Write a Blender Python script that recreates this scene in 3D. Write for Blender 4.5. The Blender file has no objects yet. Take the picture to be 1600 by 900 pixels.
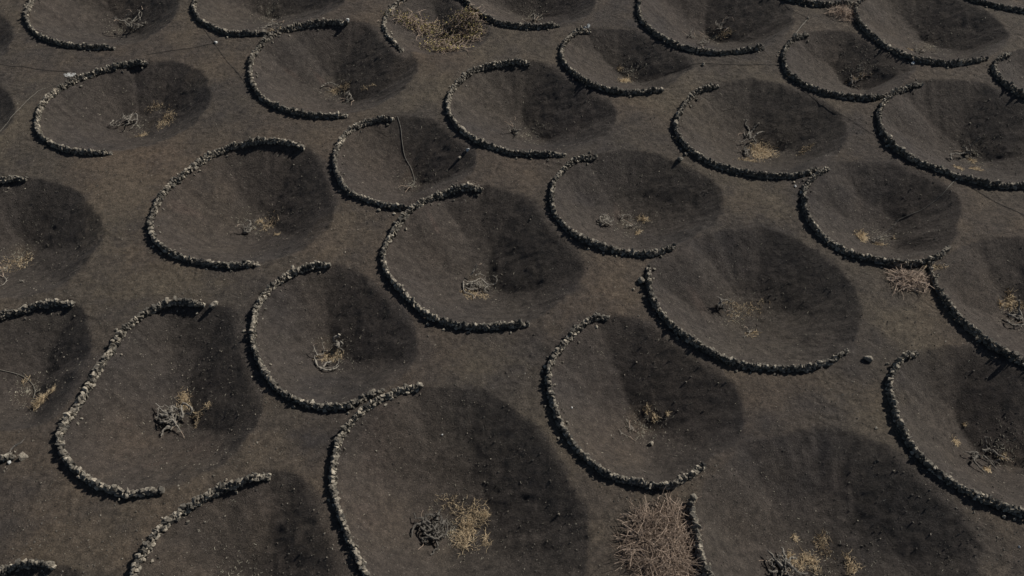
import bpy, math, random
import numpy as np
from mathutils import Vector, noise as mnoise

# ------------------------------------------------------------------ camera, sky, sun
S = bpy.context.scene
COL = S.collection
PITCH = math.radians(48.0)      # below the horizon
CH = 35.0                       # camera height
HFOV = math.radians(60.0)
cd = bpy.data.cameras.new("camera"); cam = bpy.data.objects.new("camera", cd); COL.objects.link(cam)
cam.location = (0, 0, CH); cam.rotation_euler = (math.pi/2 - PITCH, 0, 0)
cd.sensor_width = 36; cd.lens = 18/math.tan(HFOV/2); cd.clip_start = 0.5; cd.clip_end = 6000
S.camera = cam
SUN_EL = math.radians(40); SUN_AZ = math.radians(33)     # azimuth counter-clockwise from +X
w = bpy.data.worlds.new("World"); S.world = w; w.use_nodes = True
nt = w.node_tree; bg = nt.nodes["Background"]
sky = nt.nodes.new("ShaderNodeTexSky"); sky.sky_type = 'NISHITA'; sky.sun_disc = False
sky.sun_elevation = SUN_EL; sky.sun_rotation = math.pi/2 - SUN_AZ
nt.links.new(sky.outputs[0], bg.inputs[0]); bg.inputs[1].default_value = 0.05
sd = bpy.data.lights.new("sun", 'SUN'); sd.energy = 5.0; sd.angle = math.radians(0.5); sd.color = (1.0, .955, .88)
so = bpy.data.objects.new("sun", sd); COL.objects.link(so)
dvec = Vector((math.cos(SUN_EL)*math.cos(SUN_AZ), math.cos(SUN_EL)*math.sin(SUN_AZ), math.sin(SUN_EL)))
so.rotation_euler = dvec.to_track_quat('Z', 'Y').to_euler(); so.location = (30, 40, 60)
S.view_settings.view_transform = 'Standard'; S.view_settings.look = 'None'
S.view_settings.exposure = 0.0; S.view_settings.gamma = 1; S.view_settings.use_curve_mapping = False

# ------------------------------------------------------------------ helpers
TH = math.tan(HFOV/2); SP, CP = math.sin(PITCH), math.cos(PITCH)
def ray(px, py):
    px = np.asarray(px, float); py = np.asarray(py, float)
    u = (px-800)/800*TH; v = (450-py)/800*TH
    return u, CP + v*SP, -SP + v*CP                       # direction x, y, z
def at_z(px, py, z=0.0):
    dx, dy, dz = ray(px, py); t = (z-CH)/dz
    return dx*t, dy*t
rng = np.random.RandomState(7)
_T = rng.rand(256, 256)
def vn(x, y):
    xi = np.floor(x).astype(int); yi = np.floor(y).astype(int); fx = x-xi; fy = y-yi
    fx = fx*fx*fx*(fx*(fx*6-15)+10); fy = fy*fy*fy*(fy*(fy*6-15)+10)
    a = _T[xi & 255, yi & 255]; b = _T[(xi+1) & 255, yi & 255]; c = _T[xi & 255, (yi+1) & 255]; d = _T[(xi+1) & 255, (yi+1) & 255]
    return (a*(1-fx)+b*fx)*(1-fy)+(c*(1-fx)+d*fx)*fy*1.0
def fbm(x, y, o=4, g=.5):
    s = 0; a = 1; n = 0
    for i in range(o):
        s = s+a*(vn(x+i*17.3, y-i*9.1)-.5); n += a; a *= g; x, y = (x*1.6-y*1.2)*1.0, (x*1.2+y*1.6)*1.0
    return s/n*2
def sstep(a, b, x):
    t = np.clip((x-a)/(b-a), 0, 1); return t*t*(3-2*t)
def spline(P, closed=False, step=.1):
    P = np.asarray(P, float); n = len(P); out = []
    m = n if closed else n-1
    for i in range(m):
        p1 = P[i]; p2 = P[(i+1) % n]
        p0 = P[i-1] if (closed or i > 0) else 2*p1-p2
        p3 = P[(i+2) % n] if (closed or i+2 < n) else 2*p2-p1
        k = max(2, int(np.linalg.norm(p2-p1)/step))
        t = (np.arange(k)/k)[:, None]
        out.append(.5*(2*p1+(p2-p0)*t+(2*p0-5*p1+4*p2-p3)*t*t+(3*p1-p0-3*p2+p3)*t**3))
    if not closed: out.append(P[-1:])
    return np.vstack(out)

# ------------------------------------------------------------------ walls and pits, measured on the ground plane
# wall: trace, label, height, stone size, paleness
WALLS = {
'a': ([(78,-36),(60,-18),(49,0),(43,15),(42,32),(55,50),(78,61),(105,67),(140,69),(176,69)], "curved dark lava stone wall round the top left corner pit with a brush-like vine", .62,1,.5),
'b': ([(330,-40),(312,-20),(303,0),(302,14),(312,28),(335,40),(360,49),(395,51),(425,50)], "short lava stone wall at the top edge meeting the back of the next stone arc", .6,1,.5),
'c': ([(546,30),(510,31),(470,38),(435,49),(410,65),(395,85),(390,105),(395,130),(412,152),(440,168),(480,177),(512,179),(542,177)], "C-shaped lava stone wall with one big white stone closing its upper end", .6,1,.45),
'd': ([(230,91),(205,90),(175,97),(140,108),(105,125),(80,142),(62,165),(56,187),(62,207),(80,222),(110,232),(140,236),(172,235)], "wide lava stone arc with a pale ash patch against its outer upper side", .6,1,.75),
'e': ([(42,273),(20,273),(0,277),(-30,287),(-65,305),(-100,335),(-118,370)], "upper of two short wall ends entering at the left edge", .6,1,.65),
'f': ([(115,468),(85,468),(50,473),(20,481),(0,487),(-40,502),(-85,530),(-115,565),(-125,600)], "lower of two wall ends at the left edge, above the pit with a hose", .62,1,.65),
'g': ([(322,471),(310,470),(275,468),(250,472),(215,492),(190,515),(170,545),(150,580),(135,605),(118,630),(100,657),(92,680),(97,705),(115,730),(150,755),(190,768),(225,768),(252,766)], "long S-bent stone wall with large tan stones low down and a flat end slab", .62,1.15,.8),
'h': ([(475,226),(450,219),(415,217),(370,222),(335,233),(300,255),(265,285),(245,310),(234,340),(237,365),(255,385),(285,400),(320,408),(360,412),(402,409)], "even pale-topped stone arc round the pit with a small black forked vine", .62,1,.8),
'i': ([(618,180),(590,182),(560,192),(537,210),(524,235),(525,262),(535,285),(555,302),(590,315),(620,322),(645,322)], "stone arc whose lower end runs into another wall, a pale hose hanging inside", .6,1,.8),
'j': ([(830,96),(805,95),(775,99),(745,108),(720,125),(704,145),(700,168),(710,190),(730,210),(760,226),(795,236),(835,239),(883,240)], "C-shaped lava wall round a smooth brown-grey pit with a tiny vine", .6,1,.55),
'k': ([(640,-14),(622,0),(606,14),(600,28),(601,42),(607,54),(618,67),(628,77)], "short low broken stone wall beside the yellow-green leafy vine", .42,.9,.7),
'l': ([(695,-40),(710,-20),(728,0),(745,17),(770,32),(800,39),(835,41),(873,39)], "dark stone wall at the top edge just right of the leafy vine", .62,1,.4),
'm': ([(925,42),(905,46),(888,58),(879,75),(880,95),(893,112),(915,128),(945,139),(985,144),(1036,140)], "dark stone arc with white stones at its upper tip and straw behind its base", .62,1,.4),
'n': ([(1018,-40),(1003,-20),(999,0),(1000,22),(1012,42),(1040,62),(1075,76),(1110,82),(1150,82),(1194,75)], "dark stone wall at the top edge round the pit with three scrubby vines", .62,1,.4),
'o': ([(1267,50),(1245,57),(1230,72),(1224,92),(1230,112),(1250,130),(1280,142),(1320,150),(1360,152),(1383,148)], "dark stone arc with a pale pipe running along its outer left side", .62,1,.4),
'p': ([(1175,-45),(1200,-20),(1225,-6),(1250,1),(1275,5),(1305,6),(1334,3)], "sliver of dark stone wall on the top edge above the small brushwood pile", .6,1,.4),
'q': ([(1375,-22),(1350,-4),(1337,10),(1340,30),(1355,50),(1385,72),(1415,87),(1450,96),(1485,99),(1520,95),(1545,88)], "long dark stone wall starting beside the small brushwood pile, a pale shrub on its inside", .64,1,.4),
'r': ([(1500,-22),(1518,-3),(1545,5),(1575,11),(1605,14),(1650,10)], "strip of dark stone wall in the top right corner", .6,1,.4),
's': ([(1445,125),(1420,132),(1395,145),(1377,165),(1374,185),(1382,207),(1400,228),(1430,247),(1470,263),(1510,276),(1560,287),(1605,287),(1650,275)], "long dark stone arc at the right edge round the pit with an upright forked vine", .64,1,.42),
't': ([(1583,78),(1562,90),(1554,103),(1562,120),(1580,137),(1605,150),(1650,160)], "short dark wall section cut off by the right edge near the top", .62,1,.35),
'u': ([(1125,130),(1100,137),(1075,155),(1060,178),(1057,200),(1070,222),(1095,242),(1130,257),(1170,267),(1215,271),(1250,269),(1278,261)], "dark stone arc round the pit with the widest patch of yellow straw", .62,1,.42),
'v': ([(1297,258),(1275,270),(1260,290),(1257,310),(1262,332),(1280,360),(1310,382),(1350,400),(1400,408),(1440,408),(1465,400),(1485,385)], "dark stone arc directly above the reddish brushwood pile on open ground", .64,1,.42),
'w': ([(1456,411),(1460,435),(1475,465),(1500,498),(1535,528),(1570,550),(1605,569),(1650,585)], "straight-falling dark wall from the brushwood pile down to the right edge", .66,1,.42),
'x': ([(935,238),(905,245),(880,262),(865,285),(862,308),(870,335),(890,358),(920,376),(960,388),(1005,393),(1030,390),(1056,380)], "dark stone arc round the pit with a knotted vine ball and loose sticks", .62,1,.45),
'y': ([(757,290),(725,292),(690,300),(650,320),(625,345),(605,375),(598,400),(605,425),(625,450),(650,475),(680,495),(720,506),(770,508),(825,503)], "wide stone arc in the middle round the pit with a looping tangled vine", .66,1,.72),
'z': ([(518,410),(490,412),(455,425),(425,445),(405,470),(395,500),(395,530),(405,560),(420,590),(440,612),(475,628),(510,635),(545,632),(575,618),(598,609)], "stone arc round the pit with a ring-shaped vine, grey boulder at its lower end", .64,1,.7),
'aa': ([(1015,410),(1014,440),(1022,470),(1045,500),(1080,530),(1115,550),(1160,567),(1210,573),(1260,572),(1300,562),(1325,545)], "long sagging dark stone wall with a round boulder outside its upper end", .68,1,.45),
'bb': ([(955,491),(930,492),(905,510),(880,535),(863,560),(857,590),(865,625),(880,665),(900,695),(930,725),(960,742),(1000,752),(1045,757),(1070,745),(1100,725)], "stone arc right above the large brushwood heap, ragged at its lower end", .66,1,.6),
'cc': ([(1437,548),(1415,555),(1397,580),(1392,610),(1400,645),(1415,680),(1440,715),(1475,745),(1515,770),(1560,790),(1610,806),(1660,812)], "long wall in the lower right corner round the pit with a black sprawling vine", .66,1,.55),
'dd': ([(662,598),(630,607),(590,625),(555,650),(530,685),(522,720),(520,760),(530,800),(545,840),(562,875),(582,915),(610,955)], "long thin wall curving down past the bottom edge, left of the dense black vine", .66,1.05,.78),
'ee': ([(425,737),(395,745),(350,760),(310,780),(275,802),(245,830),(225,860),(210,890),(203,930),(210,970)], "pale stone wall rising from the bottom edge at lower left", .64,1.1,.8),
'ff': ([(88,882),(60,879),(35,881),(0,891),(-40,910),(-70,945)], "short wall tip in the bottom left corner", .62,1,.75),
'gg': ([(1084,776),(1080,787),(1083,810),(1090,840),(1096,870),(1110,905),(1135,945)], "low stone wall pressed against the large brushwood heap at the bottom edge", .8,1.25,.6),
'hh': ([(22,712),(8,712),(-15,716),(-50,725),(-90,745)], "stub of grey stones at the left edge with a white stone below it", .5,1.1,.5),
}
# pit rim = wall trace (reversed or not) + the open side, then the low point, slope factor
def wtrace(k): return list(WALLS[k][0])
PITS = [
 (wtrace('a')+[(220,60),(255,40),(278,12),(270,-20),(220,-50),(150,-58)], (190,42), .36),
 (wtrace('b')+[(450,42),(500,25),(535,5),(520,-25),(450,-50),(380,-52)], (420,18), .34),
 (wtrace('c')+[(590,165),(630,140),(652,105),(640,75),(600,45)], (530,142), .38),
 (wtrace('d')+[(230,225),(290,200),(325,165),(330,135),(315,110),(280,92)], (215,190), .36),
 (wtrace('e')[::-1]+[(95,285),(140,315),(157,355),(145,400),(105,440),(40,460),(-30,465),(-90,440)], (25,395), .34),
 (wtrace('f')[::-1]+[(135,500),(142,550),(125,600),(90,645),(40,668),(-40,672),(-100,645)], (40,610), .34),
 (wtrace('g')+[(310,742),(360,712),(395,670),(408,620),(405,560),(390,510),(362,482)], (275,650), .34),
 (wtrace('h')+[(450,395),(500,365),(525,325),(527,285),(515,250)], (395,350), .38),
 (wtrace('i')+[(690,297),(732,275),(748,250),(735,215),(700,192)], (645,288), .36),
 (wtrace('j')+[(930,225),(960,200),(962,170),(940,140),(900,112)], (825,212), .36),
 (wtrace('k')+[(680,88),(740,78),(768,45),(745,10),(700,-20)], (690,50), -.05),
 (wtrace('l')+[(910,28),(930,5),(920,-20),(860,-50),(770,-58)], (830,22), .34),
 (wtrace('m')+[(1065,120),(1085,100),(1065,70),(1020,50)], (990,118), .34),
 (wtrace('n')+[(1225,60),(1240,35),(1235,5),(1200,-25),(1110,-50)], (1120,55), .35),
 (wtrace('o')+[(1420,122),(1432,105),(1415,85),(1370,65),(1315,48)], (1345,122), .36),
 (wtrace('p')+[(1360,-30),(1320,-70),(1220,-75)], (1270,-20), .3),
 (wtrace('q')+[(1570,72),(1575,45),(1540,15),(1480,-12),(1420,-24)], (1460,75), .34),
 (wtrace('r')+[(1700,-10),(1710,-40),(1640,-68),(1550,-55)], (1600,-8), .3),
 (wtrace('s')+[(1690,240),(1690,195),(1610,158),(1530,130)], (1525,240), .36),
 (wtrace('t')+[(1700,150),(1730,120),(1700,85),(1640,68)], (1650,125), .3),
 (wtrace('u')+[(1312,238),(1325,205),(1300,165),(1240,138),(1180,125)], (1195,238), .37),
 (wtrace('v')+[(1500,350),(1500,315),(1470,280),(1420,258),(1355,250)], (1385,370), .36),
 (wtrace('w')+[(1720,590),(1780,530),(1760,450),(1690,400),(1600,372),(1515,378)], (1590,495), .33),
 (wtrace('x')+[(1108,352),(1130,320),(1120,285),(1070,255),(1000,235)], (985,350), .38),
 (wtrace('y')+[(880,472),(912,430),(905,385),(870,340),(820,305)], (755,445), .40),
 (wtrace('z')+[(640,575),(652,540),(640,490),(600,450),(560,422)], (520,552), .40),
 (wtrace('aa')+[(1345,500),(1340,455),(1300,405),(1230,362),(1150,352),(1070,375)], (1150,490), .36),
 (wtrace('bb')+[(1150,690),(1165,650),(1150,600),(1110,550),(1050,507)], (1010,665), .38),
 (wtrace('cc')+[(1740,800),(1810,740),(1820,660),(1760,590),(1670,555),(1560,535),(1490,540)], (1560,710), .33),
 (wtrace('dd')+[(660,1010),(750,1010),(850,960),(910,890),(915,800),(880,720),(820,645),(740,605)], (705,825), .32),
 (wtrace('ee')+[(230,1030),(320,1070),(430,1040),(530,965),(548,885),(522,800),(480,750)], (350,905), .32),
 (wtrace('ff')[::-1]+[(115,890),(140,930),(130,1000),(40,1040),(-50,1010)], (30,960), .32),
 (wtrace('gg')+[(1170,1010),(1260,1060),(1400,1040),(1510,965),(1532,870),(1480,770),(1400,702),(1290,667),(1170,690),(1110,740)], (1270,885), .30),
 ([(-180,60),(-150,25),(-80,10),(0,25),(22,55),(0,88),(-60,100),(-140,95)], (-70,60), .32),
 ([(-200,175),(-160,135),(-90,122),(0,135),(22,168),(5,205),(-60,225),(-150,220)], (-85,178), .32),
]
# rim polygons on the ground
RIMS = []; PIDX = []
WPTS = {}
for k_ in WALLS:
    t_ = np.array(WALLS[k_][0], float); wx, wy = at_z(t_[:, 0], t_[:, 1], .2); WPTS[k_] = spline(np.stack([wx, wy], 1), False, .3)
OWN = list('abcdefghijklmnopqrstuvwxyz')+['aa','bb','cc','dd','ee','ff','gg']
for poly, low, k in PITS:
    pp = np.array(poly, float)
    x, y = at_z(pp[:, 0], pp[:, 1], 0.1)
    P = spline(np.stack([x, y], 1), True, .25)
    c = P.mean(0); Rm = np.linalg.norm(P-c, axis=1).mean(); D = (.31+.42*k)*Rm
    bx, by = at_z(low[0], low[1], -D*.9)
    b = np.array([bx, by])*.8+c*.2
    d = P-b; th = np.arctan2(d[:, 1], d[:, 0]); r = np.hypot(d[:, 0], d[:, 1])
    o = np.argsort(th)
    RIMS.append((b, th[o], r[o], D, Rm)); PIDX.append(len(PIDX))
# pits of the same vineyard beyond the edges of the picture
cs = [r[0] for r in RIMS]
for iy in range(-2, 14):
    for ix in range(-9, 10):
        c = np.array([ix*12.0+(iy % 2)*6+rng.uniform(-1, 1), 8+iy*10.5+rng.uniform(-1, 1)])
        if min(np.linalg.norm(c-q) for q in cs) < 11: continue
        dep = (c[1]*CP)+CH*SP
        if dep > 0:
            sx = 800+c[0]/dep/TH*800; sy = 450-((c[1]*SP-CH*CP)/dep)/TH*800
            if -110 < sx < 1710 and -75 < sy < 990: continue
        th = np.linspace(-math.pi, math.pi, 60); R = 4.6+.5*np.sin(th*2+ix)+.3*np.cos(th*3+iy)
        RIMS.append((c, th, R, 1.6, 4.6)); cs.append(c)

# ------------------------------------------------------------------ terrain
def axis(a, b, st, far):
    core = np.arange(a, b+st/2, st); lo = []; hi = []; s = st; v = a
    while v > -far: s *= 1.13; v -= s; lo.append(v)
    s = st; v = b
    while v < far: s *= 1.13; v += s; hi.append(v)
    return np.array(lo[::-1]+list(core)+hi)
ST = .072
XS = axis(-46, 46, ST, 1500); YS = axis(10, 66, ST, 1500)
X, Y = np.meshgrid(XS, YS)
base = .22*fbm(X/13, Y/13, 3)
Z = base.copy(); DT = np.zeros_like(Z); INP = np.zeros_like(Z); CEN = np.zeros_like(Z); NEAR = np.zeros_like(Z)
for pi, (b, th, r, D, Rm) in enumerate(RIMS):
    m = r.max()*1.25
    i0, i1 = np.searchsorted(XS, [b[0]-m, b[0]+m]); j0, j1 = np.searchsorted(YS, [b[1]-m, b[1]+m])
    if i1 <= i0 or j1 <= j0: continue
    sl = (slice(j0, j1), slice(i0, i1)); dx = X[sl]-b[0]; dy = Y[sl]-b[1]
    rr = np.hypot(dx, dy); aa = np.arctan2(dy, dx)
    R = np.interp(aa, th, r, period=2*math.pi)
    wob = 1+.045*fbm(X[sl]/1.3+50, Y[sl]/1.3, 3)+.022*fbm(X[sl]/.35+50, Y[sl]/.35, 3)
    s = rr/R*wob
    s2 = np.sqrt(s*s+.01)-.005
    u = np.clip(1-s2, 0, 1); a = .05
    a = .03-.018*(.5+.5*np.cos(aa-SUN_AZ))
    ub = 1-np.clip(s2, 0, 1)**1.65
    g = (ub-a*(1-np.exp(-ub/a)))/(1-a)
    # the ridge under a neighbour's wall is left standing
    keepf = np.ones_like(s); own = OWN[pi] if pi < len(OWN) else None
    for k_, wp in WPTS.items():
        if k_ == own: continue
        wq = wp[(np.hypot(wp[:, 0]-b[0], wp[:, 1]-b[1]) < r.max()+2)]
        if len(wq) == 0: continue
        d2 = np.full(s.shape, 99.)
        for q in wq: d2 = np.minimum(d2, (X[sl]-q[0])**2+(Y[sl]-q[1])**2)
        keepf = np.minimum(keepf, sstep(.45, 2.1, np.sqrt(d2)))
    side = .5+.5*np.cos(aa-SUN_AZ)                        # the loose slip face is the lee side
    lump = 1+.07*fbm(X[sl]/2.6+9, Y[sl]/2.6, 2)*np.clip(1-s, 0, 1)*1.6
    z = -D*g*lump*keepf
    DT[sl] += .07*fbm(X[sl]/.8, Y[sl]/.8+b[0], 3)*sstep(.5, .1, s)
    # outward shoulder of thrown-up ash
    sh = .16*np.exp(-((s-1.05)/.09)**2)
    Z[sl] = np.where(z < Z[sl]-base[sl]-1e-6, z+base[sl], Z[sl])+sh*.0
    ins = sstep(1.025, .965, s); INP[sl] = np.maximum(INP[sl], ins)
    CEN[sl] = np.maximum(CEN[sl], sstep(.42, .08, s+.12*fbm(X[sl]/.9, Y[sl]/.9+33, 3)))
    if pi < 33:                                           # low spur trodden from the vine out to the open side
        an = rng.uniform(-.65, -.05); A_ = rng.uniform(.03, .13); tl = (dx*math.cos(an)+dy*math.sin(an))/r.mean()
        dp = -dx*math.sin(an)+dy*math.cos(an)+.5*fbm(X[sl]/2+b[0], Y[sl]/2, 2)
        DT[sl] += A_*np.exp(-(dp/.6)**2)*sstep(.08, .32, tl)*sstep(1.0, .72, tl)
    # rills running down the slope and scallops across it
    mid = np.clip(4*s*(1-s), 0, 1)
    side = .5+.5*np.cos(aa-SUN_AZ)                        # the loose slip face is the lee side
    rill = fbm(X[sl]/.8+b[0], Y[sl]/.5+b[1], 3)
    scal = 1-np.abs(fbm(X[sl]/.9+b[0], Y[sl]/.55+b[1], 3))*2
    DT[sl] += mid*(s < 1)*(.055*rill*(.12+.88*side**2)+.032*scal*(.08+.92*side**2))
# loose ash cannot stand steeper than its angle of repose: fill whatever is
REPOSE = math.tan(math.radians(32))
ci0, ci1 = np.searchsorted(XS, [-45.9, 45.9]); cj0, cj1 = np.searchsorted(YS, [10.1, 65.9])
Zc = Z[cj0:cj1, ci0:ci1].copy()
DIRS = [(1, 0), (0, 1), (1, 1), (1, -1), (2, 1), (1, 2), (2, -1), (1, -2)]
for _ in range(2):
    for st in (24, 12, 6, 3, 1, 1):
        for dj, di in DIRS:
            dj *= st; di *= st; k = REPOSE*ST*math.hypot(dj, di)
            A = Zc[max(0, dj):, max(0, di):Zc.shape[1]+min(0, di)]; B = Zc[:Zc.shape[0]-dj, max(0, -di):Zc.shape[1]-max(0, di)]
            An = np.maximum(A, B-k); Bn = np.maximum(B, A-k); A[...] = An; B[...] = Bn
def blur(A, n):
    for ax in (0, 1):
        P = np.pad(A, [(n, n) if i == ax else (0, 0) for i in (0, 1)], mode='edge'); c_ = np.cumsum(P, ax); c_ = np.insert(c_, 0, 0, axis=ax)
        A = (np.take(c_, range(2*n+1, c_.shape[ax]), ax)-np.take(c_, range(0, c_.shape[ax]-2*n-1), ax))/(2*n+1)
    return A
Zc = blur(Zc, 1)
Z[cj0:cj1, ci0:ci1] = Zc; Z += DT
Z += .05*fbm(X/1.7, Y/1.7, 3)
crust = 1-np.abs(fbm(X/.42+5, Y/.34, 3))*2
Z += (1-INP)*.036*crust*np.clip(.5+1.1*fbm(X/2.2+8, Y/2.2, 2), .1, 1.2)+.012*fbm(X/.17, Y/.17, 2)*(1-.55*INP)
# old footprints and dents
for q in range(3600):
    fx = rng.uniform(-44, 44); fy = rng.uniform(12, 64); R0 = rng.uniform(.12, .36); A = rng.uniform(.006, .024)
    i = np.searchsorted(XS, fx); j = np.searchsorted(YS, fy); n = 7
    if i < n or j < n or i > len(XS)-n or j > len(YS)-n: continue
    sl = (slice(j-n, j+n), slice(i-n, i+n)); ca, sa = math.cos(q), math.sin(q)
    ux = (X[sl]-fx)*ca+(Y[sl]-fy)*sa; uy = -(X[sl]-fx)*sa+(Y[sl]-fy)*ca
    Z[sl] -= A*np.exp(-(ux/R0)**2-(uy/(R0*.55))**2)
def Hh(x, y):
    x = np.asarray(x, float); y = np.asarray(y, float)
    i = np.clip(np.searchsorted(XS, x)-1, 0, len(XS)-2); j = np.clip(np.searchsorted(YS, y)-1, 0, len(YS)-2)
    fx = (x-XS[i])/(XS[i+1]-XS[i]); fy = (y-YS[j])/(YS[j+1]-YS[j])
    return (Z[j, i]*(1-fx)+Z[j, i+1]*fx)*(1-fy)+(Z[j+1, i]*(1-fx)+Z[j+1, i+1]*fx)*fy
def on_ground(px, py, dz=0.0):
    x, y = at_z(px, py, 0.)
    z = 0.
    for _ in range(40):
        z = .5*z+.5*(Hh(x, y)+dz); x, y = at_z(px, py, z)
    return np.stack(np.broadcast_arrays(x, y, Hh(x, y)), -1)
def mpp(x, y):                                            # metres per photo pixel at a ground point
    dep = y*CP+(CH)*SP
    return dep*TH/800

# brown crust between the pits, greyer ash inside
n1 = fbm(X/4.5+3, Y/4.5, 4); n2 = fbm(X/1.1, Y/1.1+7, 4)
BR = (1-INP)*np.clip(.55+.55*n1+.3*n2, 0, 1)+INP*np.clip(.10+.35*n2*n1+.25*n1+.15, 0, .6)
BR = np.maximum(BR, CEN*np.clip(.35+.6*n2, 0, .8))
RED = np.clip(.35+.9*fbm(X/6+40, Y/6, 3), 0, 1)
PAT = np.zeros_like(Z)
def blob(arr, px, py, rx, ry, amp, ang=0, nz=.5):
    c = on_ground(px, py); k = mpp(c[0], c[1]); rx *= k; ry *= k*1.35; m = max(rx, ry)*2
    i0, i1 = np.searchsorted(XS, [c[0]-m, c[0]+m]); j0, j1 = np.searchsorted(YS, [c[1]-m, c[1]+m])
    sl = (slice(j0, j1), slice(i0, i1)); dx = X[sl]-c[0]; dy = Y[sl]-c[1]
    ca, sa = math.cos(ang), math.sin(ang); u = (dx*ca+dy*sa)/rx; v = (-dx*sa+dy*ca)/ry
    f = sstep(1.15, .25, np.hypot(u, v)+nz*fbm(X[sl]*2.1, Y[sl]*2.1+px, 4))
    arr[sl] = np.clip(arr[sl]+amp*f, 0, 1)
for t in [(180,330,70,90,.5),(250,440,110,40,.5),(170,250,90,30,.35),(340,100,60,50,.3),(520,370,60,60,.45),(430,700,70,30,.4),(300,720,60,40,.2),(110,850,120,45,.35),
          (760,560,70,45,.35),(960,440,60,50,.35),(1050,160,70,60,.25),(1180,310,70,50,.35),(1420,520,60,40,.5),(1360,620,80,30,.4),(680,210,60,40,.2),(900,480,40,25,.3)]:
    blob(BR, *t)
for t in [(505,128,28,4,.7,-.6),(455,115,20,4,.4,-.3),(677,348,5,20,.7,.5),(290,328,26,9,.55),(965,335,10,14,.5),(1090,470,12,25,.4,.6),(600,640,30,8,.2),(590,700,30,45,.25),(195,662,14,5,.6),(245,725,22,6,.5,.4),(575,810,25,30,.22),(320,700,40,30,.3),(60,625,45,10,.4),(1310,745,40,20,.12)]:
    blob(PAT, *t)

def mat(name, fn, rough=.9):
    m = bpy.data.materials.new(name); m.use_nodes = True; n = m.node_tree; b = n.nodes["Principled BSDF"]
    b.inputs['Roughness'].default_value = rough; b.inputs['Specular IOR Level'].default_value = .25
    fn(n, b); return m
def N(n, t, **kw):
    o = n.nodes.new(t)
    for k, v in kw.items(): setattr(o, k, v)
    return o
def attr(n, name): return N(n, 'ShaderNodeAttribute', attribute_name=name).outputs['Fac']
def noise(n, sc, det=4, rough=.55, vec=None):
    o = N(n, 'ShaderNodeTexNoise'); o.inputs['Scale'].default_value = sc; o.inputs['Detail'].default_value = det; o.inputs['Roughness'].default_value = rough
    if vec is None:
        g = N(n, 'ShaderNodeNewGeometry'); vec = g.outputs['Position']
    n.links.new(vec, o.inputs['Vector']); return o.outputs['Fac']
def mixc(n, f, a, b):
    o = N(n, 'ShaderNodeMix', data_type='RGBA')
    for s, v in ((0, f), (6, a), (7, b)):
        if hasattr(v, 'links') or hasattr(v, 'is_linked'): n.links.new(v, o.inputs[s])
        elif s == 0: o.inputs[s].default_value = v
        else: o.inputs[s].default_value = (*v, 1)
    return o.outputs[2]
def rampf(n, f, a, b, lo=0., hi=1.):
    o = N(n, 'ShaderNodeMapRange'); n.links.new(f, o.inputs[0])
    for i, v in ((1, a), (2, b), (3, lo), (4, hi)): o.inputs[i].default_value = v
    return o.outputs[0]
def math_(n, op, a, b):
    o = N(n, 'ShaderNodeMath', operation=op)
    for i, v in enumerate((a, b)):
        if isinstance(v, (int, float)): o.inputs[i].default_value = v
        else: n.links.new(v, o.inputs[i])
    return o.outputs[0]
def bump(n, b, h, dist, strength=1.0, prev=None):
    o = N(n, 'ShaderNodeBump'); o.inputs['Distance'].default_value = dist; o.inputs['Strength'].default_value = strength
    n.links.new(h, o.inputs['Height'])
    if prev: n.links.new(prev, o.inputs['Normal'])
    n.links.new(o.outputs[0], b.inputs['Normal']); return o.outputs[0]

def ground_nodes(n, b):
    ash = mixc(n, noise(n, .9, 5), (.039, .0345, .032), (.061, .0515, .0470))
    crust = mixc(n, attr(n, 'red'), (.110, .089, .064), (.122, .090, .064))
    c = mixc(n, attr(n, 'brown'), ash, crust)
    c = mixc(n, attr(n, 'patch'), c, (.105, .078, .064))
    # single grains: mostly charcoal, a few grey
    v = N(n, 'ShaderNodeTexVoronoi'); v.inputs['Scale'].default_value = 22
    g = N(n, 'ShaderNodeNewGeometry'); n.links.new(g.outputs['Position'], v.inputs['Vector'])
    sep = N(n, 'ShaderNodeSeparateColor'); n.links.new(v.outputs['Color'], sep.inputs[0])
    c = mixc(n, rampf(n, sep.outputs[0], .0, 1., 0, .5), c, (.014, .012, .012))
    spk = math_(n, 'MULTIPLY', rampf(n, sep.outputs[1], .975, .99), rampf(n, v.outputs['Distance'], .5, .2))
    c = mixc(n, math_(n, 'MULTIPLY', spk, .75), c, (.24, .22, .19))
    mott = rampf(n, noise(n, 2.6, 9, .74), .36, .66, .60, 1.42)
    mx = N(n, 'ShaderNodeVectorMath', operation='SCALE'); n.links.new(c, mx.inputs[0]); n.links.new(mott, mx.inputs['Scale'])
    n.links.new(mx.outputs[0], b.inputs['Base Color'])
    rg = N(n, 'ShaderNodeTexNoise', noise_type='RIDGED_MULTIFRACTAL'); rg.inputs['Scale'].default_value = 1.5; rg.inputs['Detail'].default_value = 5
    rg.inputs['Roughness'].default_value = .6; rg.inputs['Distortion'].default_value = .8; n.links.new(g.outputs['Position'], rg.inputs['Vector'])
    msk = rampf(n, noise(n, .55, 3), .42, .62, 0., 1.)
    p = bump(n, b, math_(n, 'MULTIPLY', rg.outputs['Fac'], msk), .11, 1.0)
    p = bump(n, b, noise(n, 5, 6, .75), .13, .9, p)
    bump(n, b, noise(n, 24, 3, .7), .05, 1.0, p)
M_GROUND = mat("volcanic_ash", ground_nodes, .95)

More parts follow.
